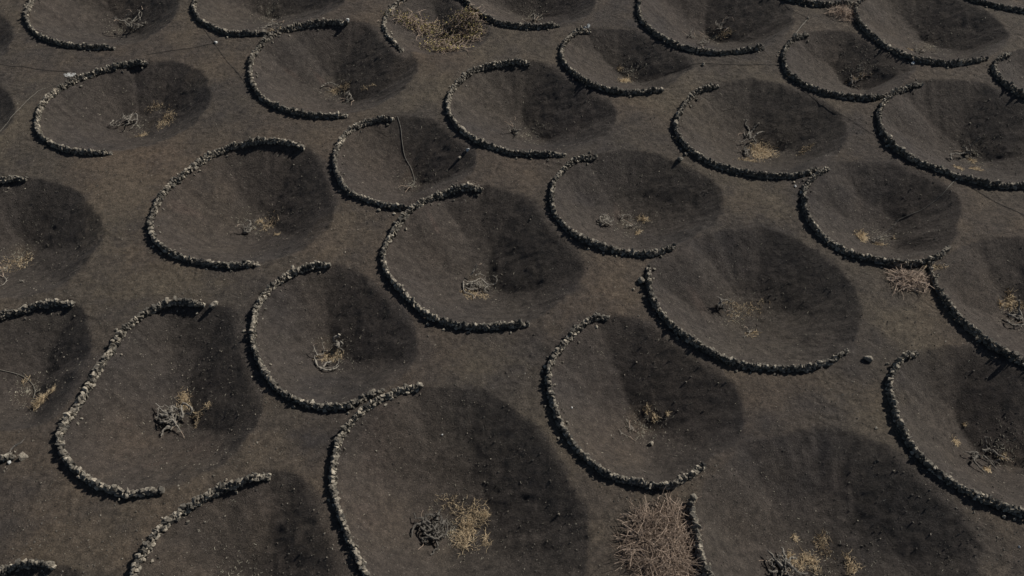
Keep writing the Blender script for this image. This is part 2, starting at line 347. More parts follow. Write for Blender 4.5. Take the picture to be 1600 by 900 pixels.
def mesh_tri(name, V, F, attrs=None, m=None, parent=None, quad=False, smooth=False):
    me = bpy.data.meshes.new(name); k = 4 if quad else 3
    V = np.asarray(V, np.float32); F = np.asarray(F, np.int32)
    me.vertices.add(len(V)); me.vertices.foreach_set('co', V.ravel())
    me.loops.add(F.size); me.loops.foreach_set('vertex_index', F.ravel())
    me.polygons.add(len(F)); me.polygons.foreach_set('loop_start', np.arange(len(F), dtype=np.int32)*k)
    me.polygons.foreach_set('use_smooth', np.full(len(F), smooth))
    me.update(calc_edges=True)
    for an, av in (attrs or {}).items():
        a = me.attributes.new(an, 'FLOAT', 'POINT'); a.data.foreach_set('value', np.asarray(av, np.float32).ravel())
    if m: me.materials.append(m)
    o = bpy.data.objects.new(name, me); COL.objects.link(o)
    if parent: o.parent = parent
    return o
ny, nx = X.shape
ii = (np.arange(ny-1)[:, None]*nx+np.arange(nx-1)[None, :]).ravel()
Fg = np.stack([ii, ii+1, ii+nx+1, ii+nx], 1)
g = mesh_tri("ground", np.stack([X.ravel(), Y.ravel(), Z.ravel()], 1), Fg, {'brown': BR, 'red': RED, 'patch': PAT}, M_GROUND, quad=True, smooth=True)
g['kind'] = 'structure'

# ------------------------------------------------------------------ mesh collector
class MB:
    def __init__(s): s.V = []; s.F = []; s.T = []; s.n = 0
    def add(s, V, F, t):
        s.V.append(V); s.F.append(F+s.n); s.T.append(np.full(len(V), t) if np.isscalar(t) else t); s.n += len(V)
    def tube(s, P, R, sides=5, t=.5):
        P = np.asarray(P, float); R = np.broadcast_to(np.asarray(R, float), (len(P),))
        T = np.gradient(P, axis=0); T /= np.linalg.norm(T, axis=1)[:, None]+1e-9
        up = np.array([.31, .17, .93]); A = np.cross(T, up); A /= np.linalg.norm(A, axis=1)[:, None]+1e-9; B = np.cross(T, A)
        a = np.arange(sides)*2*math.pi/sides
        V = (P[:, None]+R[:, None, None]*(np.cos(a)[None, :, None]*A[:, None]+np.sin(a)[None, :, None]*B[:, None])).reshape(-1, 3)
        F = []
        i = np.arange(len(P)-1)[:, None]*sides; j = np.arange(sides)[None, :]; k = (j+1) % sides
        a0 = (i+j).ravel(); a1 = (i+k).ravel(); b0 = a0+sides; b1 = a1+sides
        F = np.vstack([np.stack([a0, a1, b1], 1), np.stack([a0, b1, b0], 1)])
        ends = [[0, q+1, q] for q in range(1, sides-1)]+[[(len(P)-1)*sides, (len(P)-1)*sides+q, (len(P)-1)*sides+q+1] for q in range(1, sides-1)]
        s.add(V, np.vstack([F, np.array(ends)]), t)
    def build(s, name, m, parent=None, origin=None):
        V = np.vstack(s.V)
        if origin is not None: V = V-np.asarray(origin)
        o = mesh_tri(name, V, np.vstack(s.F), {'tone': np.concatenate(s.T)}, m, parent)
        if origin is not None and parent is None: o.location = origin
        return o
def tag(o, label, cat, group=None, kind=None):
    if label: o['label'] = label
    if cat: o['category'] = cat
    if group: o['group'] = group
    if kind: o['kind'] = kind
    return o
def empty(name, loc):
    o = bpy.data.objects.new(name, None); COL.objects.link(o); o.location = loc; o.empty_display_size = .3; return o

# ------------------------------------------------------------------ rocks
import bmesh
def make_rock(n, seed, blocky=.5):
    r = random.Random(seed); bm = bmesh.new()
    for i in range(n):
        v = Vector([r.gauss(0, 1) for _ in range(3)]); v.normalize()
        p = 1-blocky*.35
        v = Vector([math.copysign(abs(c)**p, c) for c in v])
        bm.verts.new(v*r.uniform(.42, .56))
    bmesh.ops.convex_hull(bm, input=bm.verts)
    for v in [v for v in bm.verts if not v.link_faces]: bm.verts.remove(v)
    bmesh.ops.triangulate(bm, faces=bm.faces)
    bm.verts.index_update()
    V = np.array([v.co[:] for v in bm.verts]); F = np.array([[v.index for v in f.verts] for f in bm.faces]); bm.free()
    V = V/(V.max(0)-V.min(0)); V -= (V.max(0)+V.min(0))/2
    return V, F
def rough_rock(seed):                                     # finer, pitted lava rock
    r = random.Random(seed); bm = bmesh.new(); bmesh.ops.create_icosphere(bm, subdivisions=3, radius=.5)
    pl = [(Vector([r.gauss(0, 1) for _ in range(3)]).normalized(), r.uniform(.3, .43)) for _ in range(9)]
    off = Vector((seed*3.1, seed, 0))
    for v in bm.verts:
        for nn, d in pl:
            k = v.co.dot(nn)-d
            if k > 0: v.co -= nn*k*.95
        v.co *= 1+.16*mnoise.noise(v.co*5+off)+.10*mnoise.noise(v.co*12+off)
    bm.verts.index_update()
    V = np.array([v.co[:] for v in bm.verts]); F = np.array([[v.index for v in f.verts] for f in bm.faces]); bm.free()
    return V, F
ROCKS = [make_rock(random.Random(i).randint(9, 15), i, .85) for i in range(40)]
RROCKS = [rough_rock(i+1) for i in range(6)]
def rot(ax, ay, az):
    cx, sx, cy, sy, cz, sz = math.cos(ax), math.sin(ax), math.cos(ay), math.sin(ay), math.cos(az), math.sin(az)
    return np.array([[cz, -sz, 0], [sz, cz, 0], [0, 0, 1]])@np.array([[cy, 0, sy], [0, 1, 0], [-sy, 0, cy]])@np.array([[1, 0, 0], [0, cx, -sx], [0, sx, cx]])
def stone_nodes(lo, hi, lich):
    def f(n, b):
        t = attr(n, 'tone')
        c = mixc(n, t, lo, hi)
        c = mixc(n, math_(n, 'MULTIPLY', rampf(n, noise(n, 7, 5, .7), .5, .66), rampf(n, t, .15, .8, .15, .8)), c, lich)
        k = rampf(n, noise(n, 18, 4, .7), .36, .6, .5, 1.2)
        mx = N(n, 'ShaderNodeVectorMath', operation='SCALE'); n.links.new(c, mx.inputs[0]); n.links.new(k, mx.inputs['Scale'])
        n.links.new(mx.outputs[0], b.inputs['Base Color'])
        p = bump(n, b, noise(n, 9, 5, .75), .06, .9)
        bump(n, b, noise(n, 40, 3, .7), .02, .9, p)
    return f
M_STONE = mat("lava_stone", stone_nodes((.055, .051, .045), (.375, .325, .255), (.54, .49, .395)), .9)
M_WHITE = mat("pale_stone", stone_nodes((.42, .42, .40), (.62, .61, .58), (.6, .6, .56)), .85)
rs = random.Random(11)
def build_wall(key):
    tr, label, hgt, ssz, pale = WALLS[key]
    t = np.array(tr, float); x, y = at_z(t[:, 0], t[:, 1], .28)
    P = spline(np.stack([x, y], 1), False, .08)
    seg = np.r_[0, np.cumsum(np.linalg.norm(np.diff(P, axis=0), axis=1))]; L = seg[-1]
    Tn = np.gradient(P, axis=0); Tn /= np.linalg.norm(Tn, axis=1)[:, None]; Nn = np.stack([-Tn[:, 1], Tn[:, 0]], 1)
    def pos(s):
        return (np.interp(s, seg, P[:, 0]), np.interp(s, seg, P[:, 1]), np.interp(s, seg, Nn[:, 0]), np.interp(s, seg, Nn[:, 1]), math.atan2(np.interp(s, seg, Tn[:, 1]), np.interp(s, seg, Tn[:, 0])))
    mb = MB(); sd = sum(map(ord, key))*1.7
    # rows: (lateral offset, base height fraction, size factor)
    rows = [(-.055, .0, .9), (.055, .0, .9), (-.035, .36, .8), (.035, .36, .78), (0, .68, .85)]
    if hgt < .5: rows = [(-.08, 0, .9), (.08, 0, .9), (0, .45, .9)]
    hu = lambda s: hgt*.64*(1+.34*mnoise.noise(Vector((s*.45, sd, 0))))
    for lat, hf, sf in rows:
        s = rs.uniform(0, .2)
        while s < L-.05:
            end = min(s, L-s); taper = min(1, .42+end/1.1)
            hloc = hu(s)*taper
            a = ssz*sf*rs.uniform(.11, .26)*(1 if hf < .5 else rs.uniform(.8, 1.1))
            if hf > .5 and end < .45: s += a*.8; continue
            px, py, nx_, ny_, an = pos(s+a/2)
            l = lat*rs.uniform(.8, 1.2)+rs.uniform(-.04, .04)+.06*mnoise.noise(Vector((s*.7, sd, 9)))
            qx, qy = px+nx_*l, py+ny_*l
            big = rs.random() < .2; dz = ssz*rs.uniform(.12, .21)*(1.5 if big else 1); wd = ssz*rs.uniform(.11, .20)*(1.5 if big else 1)
            zz = float(Hh(px, py))-.05+hf*hloc+dz*.5+rs.uniform(-.03, .03)
            V, F = ROCKS[rs.randrange(40)]
            sc = np.array([a*1.12, wd, dz*1.1]); 
            V = (V*sc)@rot(rs.gauss(0, .35), rs.gauss(0, .35), an+rs.gauss(0, .35)).T+np.array([qx, qy, zz])
            pn = .5+.9*mnoise.noise(Vector((s*.3, sd+7, 2)))
            tone = min(1, max(0, rs.betavariate(.9, 1.9)*(.5+1.0*pale)*(.7+.5*pn)))
            mb.add(V, F, tone)
            s += a*rs.uniform(.80, .98)
    # a few stones fallen off beside the wall
    for _ in range(int(L*.8)):
        s = rs.uniform(0, L); px, py, nx_, ny_, an = pos(s); l = rs.choice((-1, 1))*rs.uniform(.28, .42)
        qx, qy = px+nx_*l, py+ny_*l; a = rs.uniform(.08, .17)
        V, F = ROCKS[rs.randrange(40)]
        mb.add((V*a)@rot(rs.random()*3, rs.random()*3, rs.random()*3).T+np.array([qx, qy, float(Hh(qx, qy))+a*.25]), F, rs.uniform(.1, .6)*(.5+pale))
    m0 = P[len(P)//2]; org = (m0[0], m0[1], float(Hh(m0[0], m0[1])))
    o = mb.build("stone_wall", M_STONE, None, org)
    return tag(o, label, "stone wall", "crescent stone walls around the vine pits")
WOBJ = {k: build_wall(k) for k in WALLS}

def boulder(px, py, size, label, cat="rock", white=False, flat=.8, tone=.5, rough=True, dz=0., name=None, seed=None, parent=None, sc3=None):
    c = on_ground(px, py, size*.3+dz); sd = seed if seed is not None else int(px*7+py)
    V, F = (RROCKS[sd % 6] if rough else ROCKS[sd % 40]); r = random.Random(sd)
    s = np.array(sc3 if sc3 else (size*r.uniform(.95, 1.1), size*r.uniform(.8, 1.), size*flat))
    mb = MB(); mb.add((V*s)@rot(r.gauss(0, .2), r.gauss(0, .2), r.random()*6).T, F, tone)
    org = np.array([c[0], c[1], c[2]+dz+s[2]*.33])
    o = mb.build(name or ("boulder" if size > .35 else "loose_stone"), M_WHITE if white else M_STONE, None, None)
    o.location = org
    return tag(o, label, cat, None)
boulder(1003,438,.5,"round lava boulder beside the upper end of the long sagging wall",tone=.45)
boulder(1357,560,.46,"single angular grey boulder lying alone on bare ground right of centre",tone=.5,flat=.85)
boulder(1072,240,.3,"upper rock of the pair outside the wall of the strawy pit",tone=.35)
boulder(1063,248,.4,"lower and larger rock of the pair outside the wall of the strawy pit",tone=.3)
boulder(1099,100,.30,"small dark stone where the thin cable lies on the ground",tone=.35)
boulder(334,475,.0+.62,"big flat grey slab closing the end of the S-bent wall",tone=.55,sc3=(.5,.34,.42),seed=12)
boulder(543,31,.34,"big white stone set at the upper end of the C-shaped wall",white=True,tone=.3,dz=.25,rough=False)
boulder(919,41,.30,"right-hand white stone at the tip of the dark stone arc",white=True,tone=.0,dz=.22,rough=False)
boulder(913,43,.26,"left-hand white stone at the tip of the dark stone arc",white=True,tone=.0,dz=.22,rough=False)
boulder(1427,98,.25,"white stone alone on the path below the long dark top wall",white=True,tone=.6,flat=.5,rough=False)
boulder(731,234,.26,"pale stone on the right rim of the pit with the hanging hose",white=True,tone=.2,rough=False)
boulder(718,246,.26,"dark stone in the shaded slope of the pit with the hanging hose",tone=.4)
boulder(337,66,.22,"white stone holding down the hoses where they cross",white=True,tone=.5,rough=False)
boulder(592,328,.22,"dark small stone below the wall junction in the middle",tone=.4)
boulder(616,334,.17,"pale small stone beside the wall junction in the middle",tone=1.,rough=False)
boulder(1243,291,.15,"small white stone left of the dark arc above the brushwood pile",white=True,tone=.6,rough=False)
boulder(1241,285,.16,"small grey stone next to the small white one",tone=.8,rough=False)
boulder(893,637,.10,"tiny white stone on smooth ash inside the arc above the brushwood heap",white=True,tone=1.,rough=False)
boulder(35,712,.45,"square grey block at the end of the wall stub on the left edge",tone=.55,sc3=(.34,.34,.42),seed=21,rough=False)
boulder(14,722,.17,"white stone lying below the wall stub on the left edge",white=True,tone=.3,rough=False)
boulder(583,612,.36,"grey boulder near the lower end of the ring vine's arc",tone=.45,seed=31)
boulder(597,610,.30,"last grey rock at the lower end of the ring vine's arc",tone=.3,seed=32)
boulder(1084,777,.38,"rounded rock on top of the wall beside the large brushwood heap",tone=.4,dz=.2)
boulder(852,573+0,.17,"small pale stone outside the arc above the brushwood heap",tone=1.,rough=False)
boulder(123,124,.34,"stone fallen inside the arc near the pale ash patch",tone=.5)
boulder(990,452,.13,"small chip of rock left of the long sagging wall",tone=.7,rough=False)
boulder(1369,669,.13,"small pale stone left of the lower right wall",tone=1.,rough=False)
boulder(691,679,.10,"tiny pale stone on the slope of the large bottom pit",white=True,tone=0.,rough=False)
boulder(1018,693,.3,"grey rock on the floor of the pit with sparse dead twigs",tone=.7)
boulder(1593,854,.12,"tiny white stone near the bottom right corner",white=True,tone=.6,rough=False)

# pale ash spilled outside the wall at upper left
blobm = MB()
c = on_ground(109, 117); r_ = random.Random(5)
for i in range(150):
    a = r_.random()*6.28; q = r_.random()**.6; x = c[0]+math.cos(a)*q*.42; y = c[1]+math.sin(a)*q*.24; s = r_.uniform(.03, .08)
    V, F = ROCKS[r_.randrange(40)]; blobm.add((V*s*np.array([1, 1, .5]))@rot(0, 0, a*3).T+np.array([x, y, float(Hh(x, y))+s*.15]), F, r_.random()*.6)
tag(blobm.build("rubble_heap", M_WHITE, None, tuple(c)), "pale patch of crushed light rubble against the outside of the wide arc", "rubble")

# ------------------------------------------------------------------ wood, straw, leaves
def wood_nodes(lo, hi):
    def f(n, b):
        c = mixc(n, attr(n, 'tone'), lo, hi); k = rampf(n, noise(n, 30, 3, .6), .3, .7, .55, 1.25)
        mx = N(n, 'ShaderNodeVectorMath', operation='SCALE'); n.links.new(c, mx.inputs[0]); n.links.new(k, mx.inputs['Scale'])
        n.links.new(mx.outputs[0], b.inputs['Base Color']); bump(n, b, noise(n, 45, 3, .6), .02, .8)
    return f
M_BARK = mat("vine_bark", wood_nodes((.05, .045, .04), (.31, .28, .235)))
M_CANE = mat("dry_cane", wood_nodes((.11, .078, .058), (.50, .385, .295)))
M_STRAW = mat("straw", wood_nodes((.18, .13, .08), (.66, .52, .335)))
M_LITTER = mat("dry_litter", wood_nodes((.16, .14, .11), (.5, .46, .36)))
M_LEAF = mat("vine_leaf", wood_nodes((.08, .072, .035), (.36, .29, .12)))
M_HOSE_D = mat("dark_hose", wood_nodes((.02, .02, .018), (.045, .042, .04)), .6)
M_HOSE_L = mat("pale_hose", wood_nodes((.14, .13, .11), (.26, .24, .2)), .6)

def walk(r, p, d, L, n, gn, droop=0, floor=.03, up=0):
    """a gnarled path that stays above the ground"""
    P = [np.array(p, float)]; d = np.array(d, float); d /= np.linalg.norm(d)
    for i in range(n):
        d = d+np.array([r.gauss(0, gn), r.gauss(0, gn), r.gauss(0, gn*.7)-droop+up]); d /= np.linalg.norm(d)
        q = P[-1]+d*L/n; h = float(Hh(q[0], q[1]))+floor
        if q[2] < h: q[2] = h; d[2] = abs(d[2])*.3
        P.append(q)
    return np.array(P)
def twigs_on(mb, r, P, n, L, rad, tone=.7, gn=.35):
    for _ in range(n):
        i = r.randrange(1, len(P)); a = r.random()*6.28
        T = walk(r, P[i], (math.cos(a), math.sin(a), r.uniform(-.1, .9)), L*r.uniform(.4, 1.1), 6, gn, .05, .01)
        mb.tube(T, np.linspace(rad, rad*.35, len(T)), 4, min(1, tone*r.uniform(.6, 1.3)))
VG = "gnarled pruned grapevines in the pits"
def vine(px, py, wpx, label, n=5, thick=.06, h=.35, gn=.45, tw=8, tone=.45, seed=0, arms=None, tlen=.4, loops=0, trunk=True, canes=2, canelen=.7, cat="grapevine"):
    r = random.Random(seed+int(px*3+py)); c = on_ground(px, py, .1); k = mpp(c[0], c[1]); R = wpx*k/2
    root = empty("grapevine", tuple(c)); tag(root, label, cat, VG); O = c
    top = c+np.array([0, 0, h*.6])
    if trunk:
        mb = MB(); P = walk(r, c-np.array([0, 0, .1]), (r.gauss(0, .25), r.gauss(0, .25), 1), h*.6+.12, 6, .22)
        mb.tube(P, thick*np.array([2.2, 1.9, 1.6, 1.7, 1.9, 1.7, 1.1]), 8, tone*.8); top = P[-1]
        for _ in range(5):
            V, F = ROCKS[r.randrange(40)]; mb.add((V*thick*2.6)@rot(r.random()*3, r.random()*3, 1).T+top+np.array([r.gauss(0, .05), r.gauss(0, .05), r.gauss(-.03, .04)]), F, tone*.8)
        for q in mb.V: q -= O
        mb.build("trunk", M_BARK, root)
    paths = []
    if arms:
        for A in arms:
            pts = []
            for a in A: g_ = on_ground(a[0], a[1], a[2]); pts.append([g_[0], g_[1], g_[2]+a[2]])
            P = spline(pts, False, .09); j = np.array([[r.gauss(0, .015) for _ in range(3)] for _ in P]); P = P+j*(thick/.05)
            paths.append(P)
    for i in range(n):
        a = i*6.283/max(n, 1)+r.gauss(0, .4)
        P = walk(r, top-np.array([0, 0, .03]), (math.cos(a), math.sin(a), .5), R*r.uniform(.9, 1.5), 13, gn, .07, thick*.8)
        paths.append(P)
    for i in range(loops):                                 # rods bent back to the ground in a loop
        a = r.random()*6.28; rr = R*r.uniform(.25, .55); cc = c+np.array([math.cos(a)*R*.4, math.sin(a)*R*.35, 0]); t0 = r.random()*6
        tt = np.linspace(t0, t0+r.uniform(3.5, 5.8), 16)
        P = np.stack([cc[0]+rr*np.cos(tt), cc[1]+rr*np.sin(tt), 0*tt], 1)
        P[:, 2] = Hh(P[:, 0], P[:, 1])+.08+h*.7*np.abs(np.sin((tt-t0)*.6+.4)); P += np.array([[r.gauss(0, .02) for _ in range(3)] for _ in tt])
        paths.append(P)
    for P in paths:
        mb = MB(); m = len(P); th = thick*r.uniform(.8, 1.5)*(.6 if len(P) == 16 else 1)
        rad = np.linspace(th, th*.42, m)*(1+.22*np.array([r.gauss(0, 1) for _ in range(m)]))
        t = min(1, tone*r.uniform(.75, 1.35)); mb.tube(P, np.clip(rad, th*.3, th*1.5), 6, t)
        if tw > 3: twigs_on(mb, r, P, tw//2+r.randrange(tw), tlen*.6, .018, tone*1.5, gn)
        for q in mb.V: q -= O
        arm = mb.build("arm", M_BARK, root)
        for _ in range(min(2, tw)):
            mb = MB(); twigs_on(mb, r, P, 1, tlen*.6, .016, tone*1.6, gn)
            for q in mb.V: q -= O
            mb.build("spur", M_BARK, arm)
    for i in range(canes):
        P0 = r.choice(paths)[-1]; a = r.random()*6.28; mb = MB()
        P = walk(r, P0, (math.cos(a), math.sin(a), .4), canelen*r.uniform(.6, 1.2), 10, .22, .05, .02)
        mb.tube(P, np.linspace(.017, .008, len(P)), 5, .8)
        for q in mb.V: q -= O
        mb.build("cane", M_CANE, root)
    return root

def straw_clump(px, py, wpx, hpx, n, label, tone=.7, up=.5, L=.28, seed=0, foci=4, mat_=None, rad=.0105, name="dry_grass_clump", group="dry grass clumps", cat="dry grass"):
    r = random.Random(seed+int(px*5+py)); c = on_ground(px, py); k = mpp(c[0], c[1]); sn = .75
    fo = [(r.uniform(-.75, .75)*wpx*k/2, r.uniform(-.75, .75)*hpx*k/2/sn) for _ in range(foci)]
    mb = MB()
    for i in range(int(n*.95)):
        fx, fy = r.choice(fo); x = c[0]+fx+r.gauss(0, .3)*wpx*k/2; y = c[1]+fy+r.gauss(0, .3)*hpx*k/2/sn
        a = r.random()*6.28; l = L*r.uniform(.4, 1.3)
        P = walk(r, (x, y, float(Hh(x, y))+.01), (math.cos(a), math.sin(a), up*r.uniform(.1, 2.2)), l, 5, .3, .12, .012)
        mb.tube(P, np.linspace(rad, rad*.5, len(P)), 3, min(1, max(0, tone+r.gauss(0, .33))))
    o = mb.build(name, mat_ or M_STRAW, None, tuple(c))
    return tag(o, label, cat, group) if name == "dry_grass_clump" else tag(o, label, "dry litter", None, "stuff")

# --- the vines, pit by pit
vine(205,44,62,"brush-like vine of upright dead arms in the top left corner pit",n=9,thick=.035,h=.4,gn=.4,tw=12,tone=.65,canes=4)
vine(204,188,30,"three-part knotty vine in the wide arc's pit near the upper left",n=5,thick=.055,h=.35,tw=10,tone=.55,
     arms=[[(205,180,.3),(195,184,.35),(183,190,.25),(172,196,.2)],[(205,182,.3),(213,178,.35),(214,190,.2),(204,202,.12)],[(178,188,.2),(172,195,.25),(185,196,.2),(190,190,.2)]],canes=2)
vine(424,38,40,"small scrubby vine just above the junction of two walls near the top",n=6,thick=.03,tw=8,tone=.6,canes=3)
vine(545,157,34,"flat broken vine among reddish debris in the C-shaped wall's pit",n=4,thick=.035,h=.2,tw=8,tone=.65,arms=[[(502,136,.1),(512,130,.2),(522,131,.2),(530,137,.05)]],canes=3,trunk=False)
vine(832,30,30,"tiny pale vine at the foot of the top wall near the centre",n=7,thick=.028,tw=10,tone=.75,canes=2)
vine(806,208,32,"tiny dark vine in the smooth brown-grey pit",n=6,thick=.032,h=.3,tw=8,tone=.55,canes=3)
vine(1078,54,24,"left scrubby vine of three in the pit at the top edge",n=5,thick=.03,tw=8,tone=.6,canes=2)
vine(1098,68,28,"lowest scrubby vine of three, touching the dark wall at the top edge",n=6,thick=.028,tw=10,tone=.7,canes=3)
vine(1122,44,30,"right pale twiggy vine of three in the pit at the top edge",n=6,thick=.022,tw=10,tone=.9,h=.2,canes=3)
vine(1172,214,34,"upper black gnarled vine beside the wide straw patch",n=3,thick=.065,h=.4,tw=8,tone=.55,
     arms=[[(1186,207,.5),(1176,215,.45),(1166,218,.3),(1157,222,.2)],[(1176,214,.4),(1180,222,.3),(1179,230,.1)],[(1186,208,.4),(1192,205,.3)]],canes=2)
vine(1168,238,24,"lower small clenched vine beside the wide straw patch",n=7,thick=.045,h=.22,tw=6,tone=.6,canes=0)
vine(1332,126,30,"flat reddish dead vine on the floor of the pit with the pipe along its wall",n=5,thick=.022,h=.15,tw=8,tone=.8,canes=4,trunk=False)
vine(1440,78,26,"pale twiggy shrub-like vine pressed against the long dark top wall",n=9,thick=.024,h=.45,tw=12,tone=1.,canes=3)
vine(1512,238,30,"vine with one forked cane standing upright at the far right",n=2,thick=.05,h=.3,tw=6,tone=.45,
     arms=[[(1486,250,.1),(1486,241,.3),(1500,240,.35),(1517,238,.3)],[(1517,238,.3),(1516,230,.7),(1513,220,1.0)],[(1516,229,.65),(1524,222,.9),(1532,214,1.2)]],canes=1)
vine(1363,378,16,"two long thin pale canes rising from straw in the pit above the brushwood pile",n=1,thick=.03,h=.2,tw=0,tone=.6,
     arms=[[(1362,376,.1),(1382,364,.5),(1395,354,.8),(1404,343,1.0)],[(1366,377,.1),(1378,371,.4),(1394,369,.5),(1396,375,.3)]],canes=0)
vine(947,346,26,"knotted ball-shaped vine of looping grey rods",n=5,thick=.035,h=.35,gn=.6,tw=3,tone=.85,loops=16,canes=3,canelen=.5)
vine(985,345,18,"vine lying as loose forked sticks between the knotted ball and the yellow straw",n=1,thick=.03,h=.15,tw=5,tone=.6,
     arms=[[(966,335,.1),(972,342,.2),(980,348,.15),(990,353,.1)],[(972,342,.15),(974,336,.2),(985,336,.1)],[(990,353,.1),(975,354,.1)]],canes=1,trunk=False)
vine(383,355,16,"small black forked vine with arms like antlers",n=1,thick=.05,h=.45,tw=4,tone=.5,
     arms=[[(382,362,.15),(381,355,.4),(375,350,.6)],[(383,362,.2),(390,354,.4),(397,349,.5),(399,342,.7)],[(388,355,.35),(392,348,.5),(386,343,.5)],[(381,363,.1),(389,362,.2),(394,355,.25)]],canes=1,canelen=.5)
vine(643,290,12,"small pale dead stump of a vine at the foot of the hanging hose",n=3,thick=.025,h=.15,tw=6,tone=.9,canes=2)
vine(745,445,34,"looping tangled grey vine in the central pit",n=3,thick=.038,h=.35,gn=.6,tw=3,tone=.9,loops=6,canes=2,
     arms=[[(726,437,.2),(733,441,.35),(742,439,.4),(752,434,.35)],[(742,431,.35),(750,428,.4),(758,432,.35),(757,437,.3)],[(752,436,.3),(762,444,.3),(774,443,.35),(776,435,.4),(771,430,.45)],[(762,446,.2),(757,452,.2),(762,456,.1)],[(724,440,.1),(725,455,.1),(738,460,.1),(740,467,.05)],[(745,452,.1),(735,452,.2),(726,448,.2)],[(736,430,.3),(743,418,.6),(745,412,.8)]])
vine(515,565,30,"ring-shaped pale vine with two thin upright canes, lower left pit of the middle",n=1,thick=.05,h=.2,gn=.5,tw=3,tone=.85,trunk=False,
     arms=[[(492,563,.15),(492,556,.2),(505,552,.25),(506,545,.4),(503,535,.6),(502,528,.8)],[(495,555,.25),(491,545,.5),(489,540,.6)],[(498,573,.1),(508,574,.15),(520,574,.2),(528,568,.2),(530,560,.1)],[(500,576,.1),(512,578,.15),(523,576,.15),(530,571,.1)],[(505,573,.2),(510,567,.25),(518,566,.2)],[(492,563,.1),(495,570,.1),(502,576,.1)]],canes=2,canelen=.3)
vine(528,535,14,"thick curled black vine head at the upper right of the ring vine",n=2,thick=.055,h=.4,gn=.6,tw=3,tone=.7,
     arms=[[(530,523,.5),(523,527,.5),(521,533,.4),(528,534,.4)],[(531,534,.4),(535,537,.4),(532,543,.25),(536,548,.1)],[(523,540,.2),(526,537,.35),(527,544,.15)]],canes=1,canelen=.4)
vine(268,650,42,"dense dark knotted vine with a pale bent loop, lower left",n=8,thick=.055,h=.5,gn=.7,tw=9,tone=.6,loops=8,
     arms=[[(283,652,.4),(286,648,.5),(284,633,.45),(290,631,.5),(299,638,.45),(299,645,.35),(288,648,.3),(279,656,.2)],[(268,656,.4),(276,664,.3),(281,672,.15)],[(268,668,.1),(258,669,.2),(252,681,.1)],[(262,648,.4),(252,640,.4),(243,630,.35)],[(262,650,.4),(248,648,.35),(246,656,.2)],[(270,645,.5),(268,635,.5),(278,640,.4)]],canes=3,canelen=.6)
vine(676,827,54,"dense black tangled vine with hooked arms near the bottom edge",n=11,thick=.065,h=.6,gn=.7,tw=8,tone=.2,loops=12,
     arms=[[(672,818,.5),(660,811,.4),(650,809,.35),(646,802,.3)],[(666,815,.4),(650,820,.3),(645,827,.2),(643,838,.1)],[(668,814,.4),(664,806,.45)],[(680,840,.3),(684,852,.2),(678,861,.1),(672,867,.05)],[(670,838,.3),(664,846,.2)],[(690,820,.5),(697,813,.4),(702,818,.3)],[(682,812,.5),(686,800,.5),(689,797,.5)]],canes=3,canelen=.5)
vine(1129,476,22,"small dark ring-like vine in the pit of the long sagging wall",n=3,thick=.045,h=.35,gn=.5,tw=4,tone=.5,
     arms=[[(1127,469,.4),(1136,468,.45),(1143,474,.35),(1143,481,.2),(1138,490,.05)],[(1127,471,.4),(1122,478,.3),(1121,484,.1)],[(1127,470,.4),(1123,465,.5)]],canes=1,canelen=.4)
vine(1166,518,14,"flat pale vine remnant in the debris of the long sagging wall's pit",n=1,thick=.028,h=.1,tw=4,tone=.75,
     arms=[[(1160,526,.03),(1168,524,.1),(1171,518,.15),(1168,513,.1)],[(1170,519,.1),(1177,517,.1)]],canes=1,canelen=.4,trunk=False)
vine(986,667,18,"sparse dead twigs of a vine in the arc above the large brushwood heap",n=2,thick=.02,h=.15,tw=4,tone=.85,trunk=False,
     arms=[[(978,655,.1),(984,663,.15),(990,671,.1),(994,675,.05)],[(967,671,.05),(972,677,.1),(982,682,.05)]],canes=3,canelen=.5)
vine(1530,712,34,"black sprawling vine with long bent arms in the lower right pit",n=3,thick=.06,h=.45,gn=.45,tw=6,tone=.36,
     arms=[[(1527,708,.4),(1517,706,.4),(1506,707,.2)],[(1527,712,.4),(1522,720,.3),(1530,730,.2),(1537,737,.1)],[(1535,704,.45),(1548,703,.4),(1560,712,.3),(1570,714,.2)],[(1537,712,.4),(1547,722,.3),(1556,733,.1)],[(1542,702,.45),(1541,690,.7),(1541,684,.8)],[(1562,718,.1),(1552,721,.2),(1545,718,.25)]],canes=2,canelen=.5)
vine(1226,889,44,"dark vine with antler-like arms cut by the bottom edge",n=10,thick=.065,h=.5,gn=.45,tw=8,tone=.45,loops=2,
     arms=[[(1222,886,.5),(1212,875,.45),(1206,867,.4),(1200,860,.4)],[(1228,882,.5),(1225,873,.5),(1219,867,.5)],[(1215,892,.3),(1206,894,.25),(1200,890,.2)],[(1230,880,.5),(1240,889,.4),(1250,896,.2),(1262,896,.15)],[(1210,888,.3),(1204,879,.3),(1198,872,.3)]],canes=3,canelen=.6)
vine(1590,497,38,"dark low vine with short stubs at the right edge below the brushwood pile",n=4,thick=.06,h=.35,gn=.45,tw=8,tone=.5,
     arms=[[(1573,500,.2),(1580,506,.3),(1592,508,.25),(1604,507,.2)],[(1574,491,.3),(1588,497,.4),(1604,499,.4)],[(1583,507,.2),(1584,513,.05)]],canes=2)
vine(8,418,26,"pale split cane lying among dry stalks at the left edge",n=2,thick=.03,h=.15,tw=4,tone=.95,trunk=False,
     arms=[[(0,447,.05),(7,443,.15),(10,436,.15),(6,432,.1)],[(33,440,.05),(36,438,.1)]],canes=4,canelen=.7)
vine(15,708,12,"thin pale shoot rising from the wall stub at the left edge",n=1,thick=.02,h=.3,tw=0,tone=.9,trunk=False,
     arms=[[(17,703,.35),(24,696,.5),(32,692,.6),(38,686,.7)]],canes=0)

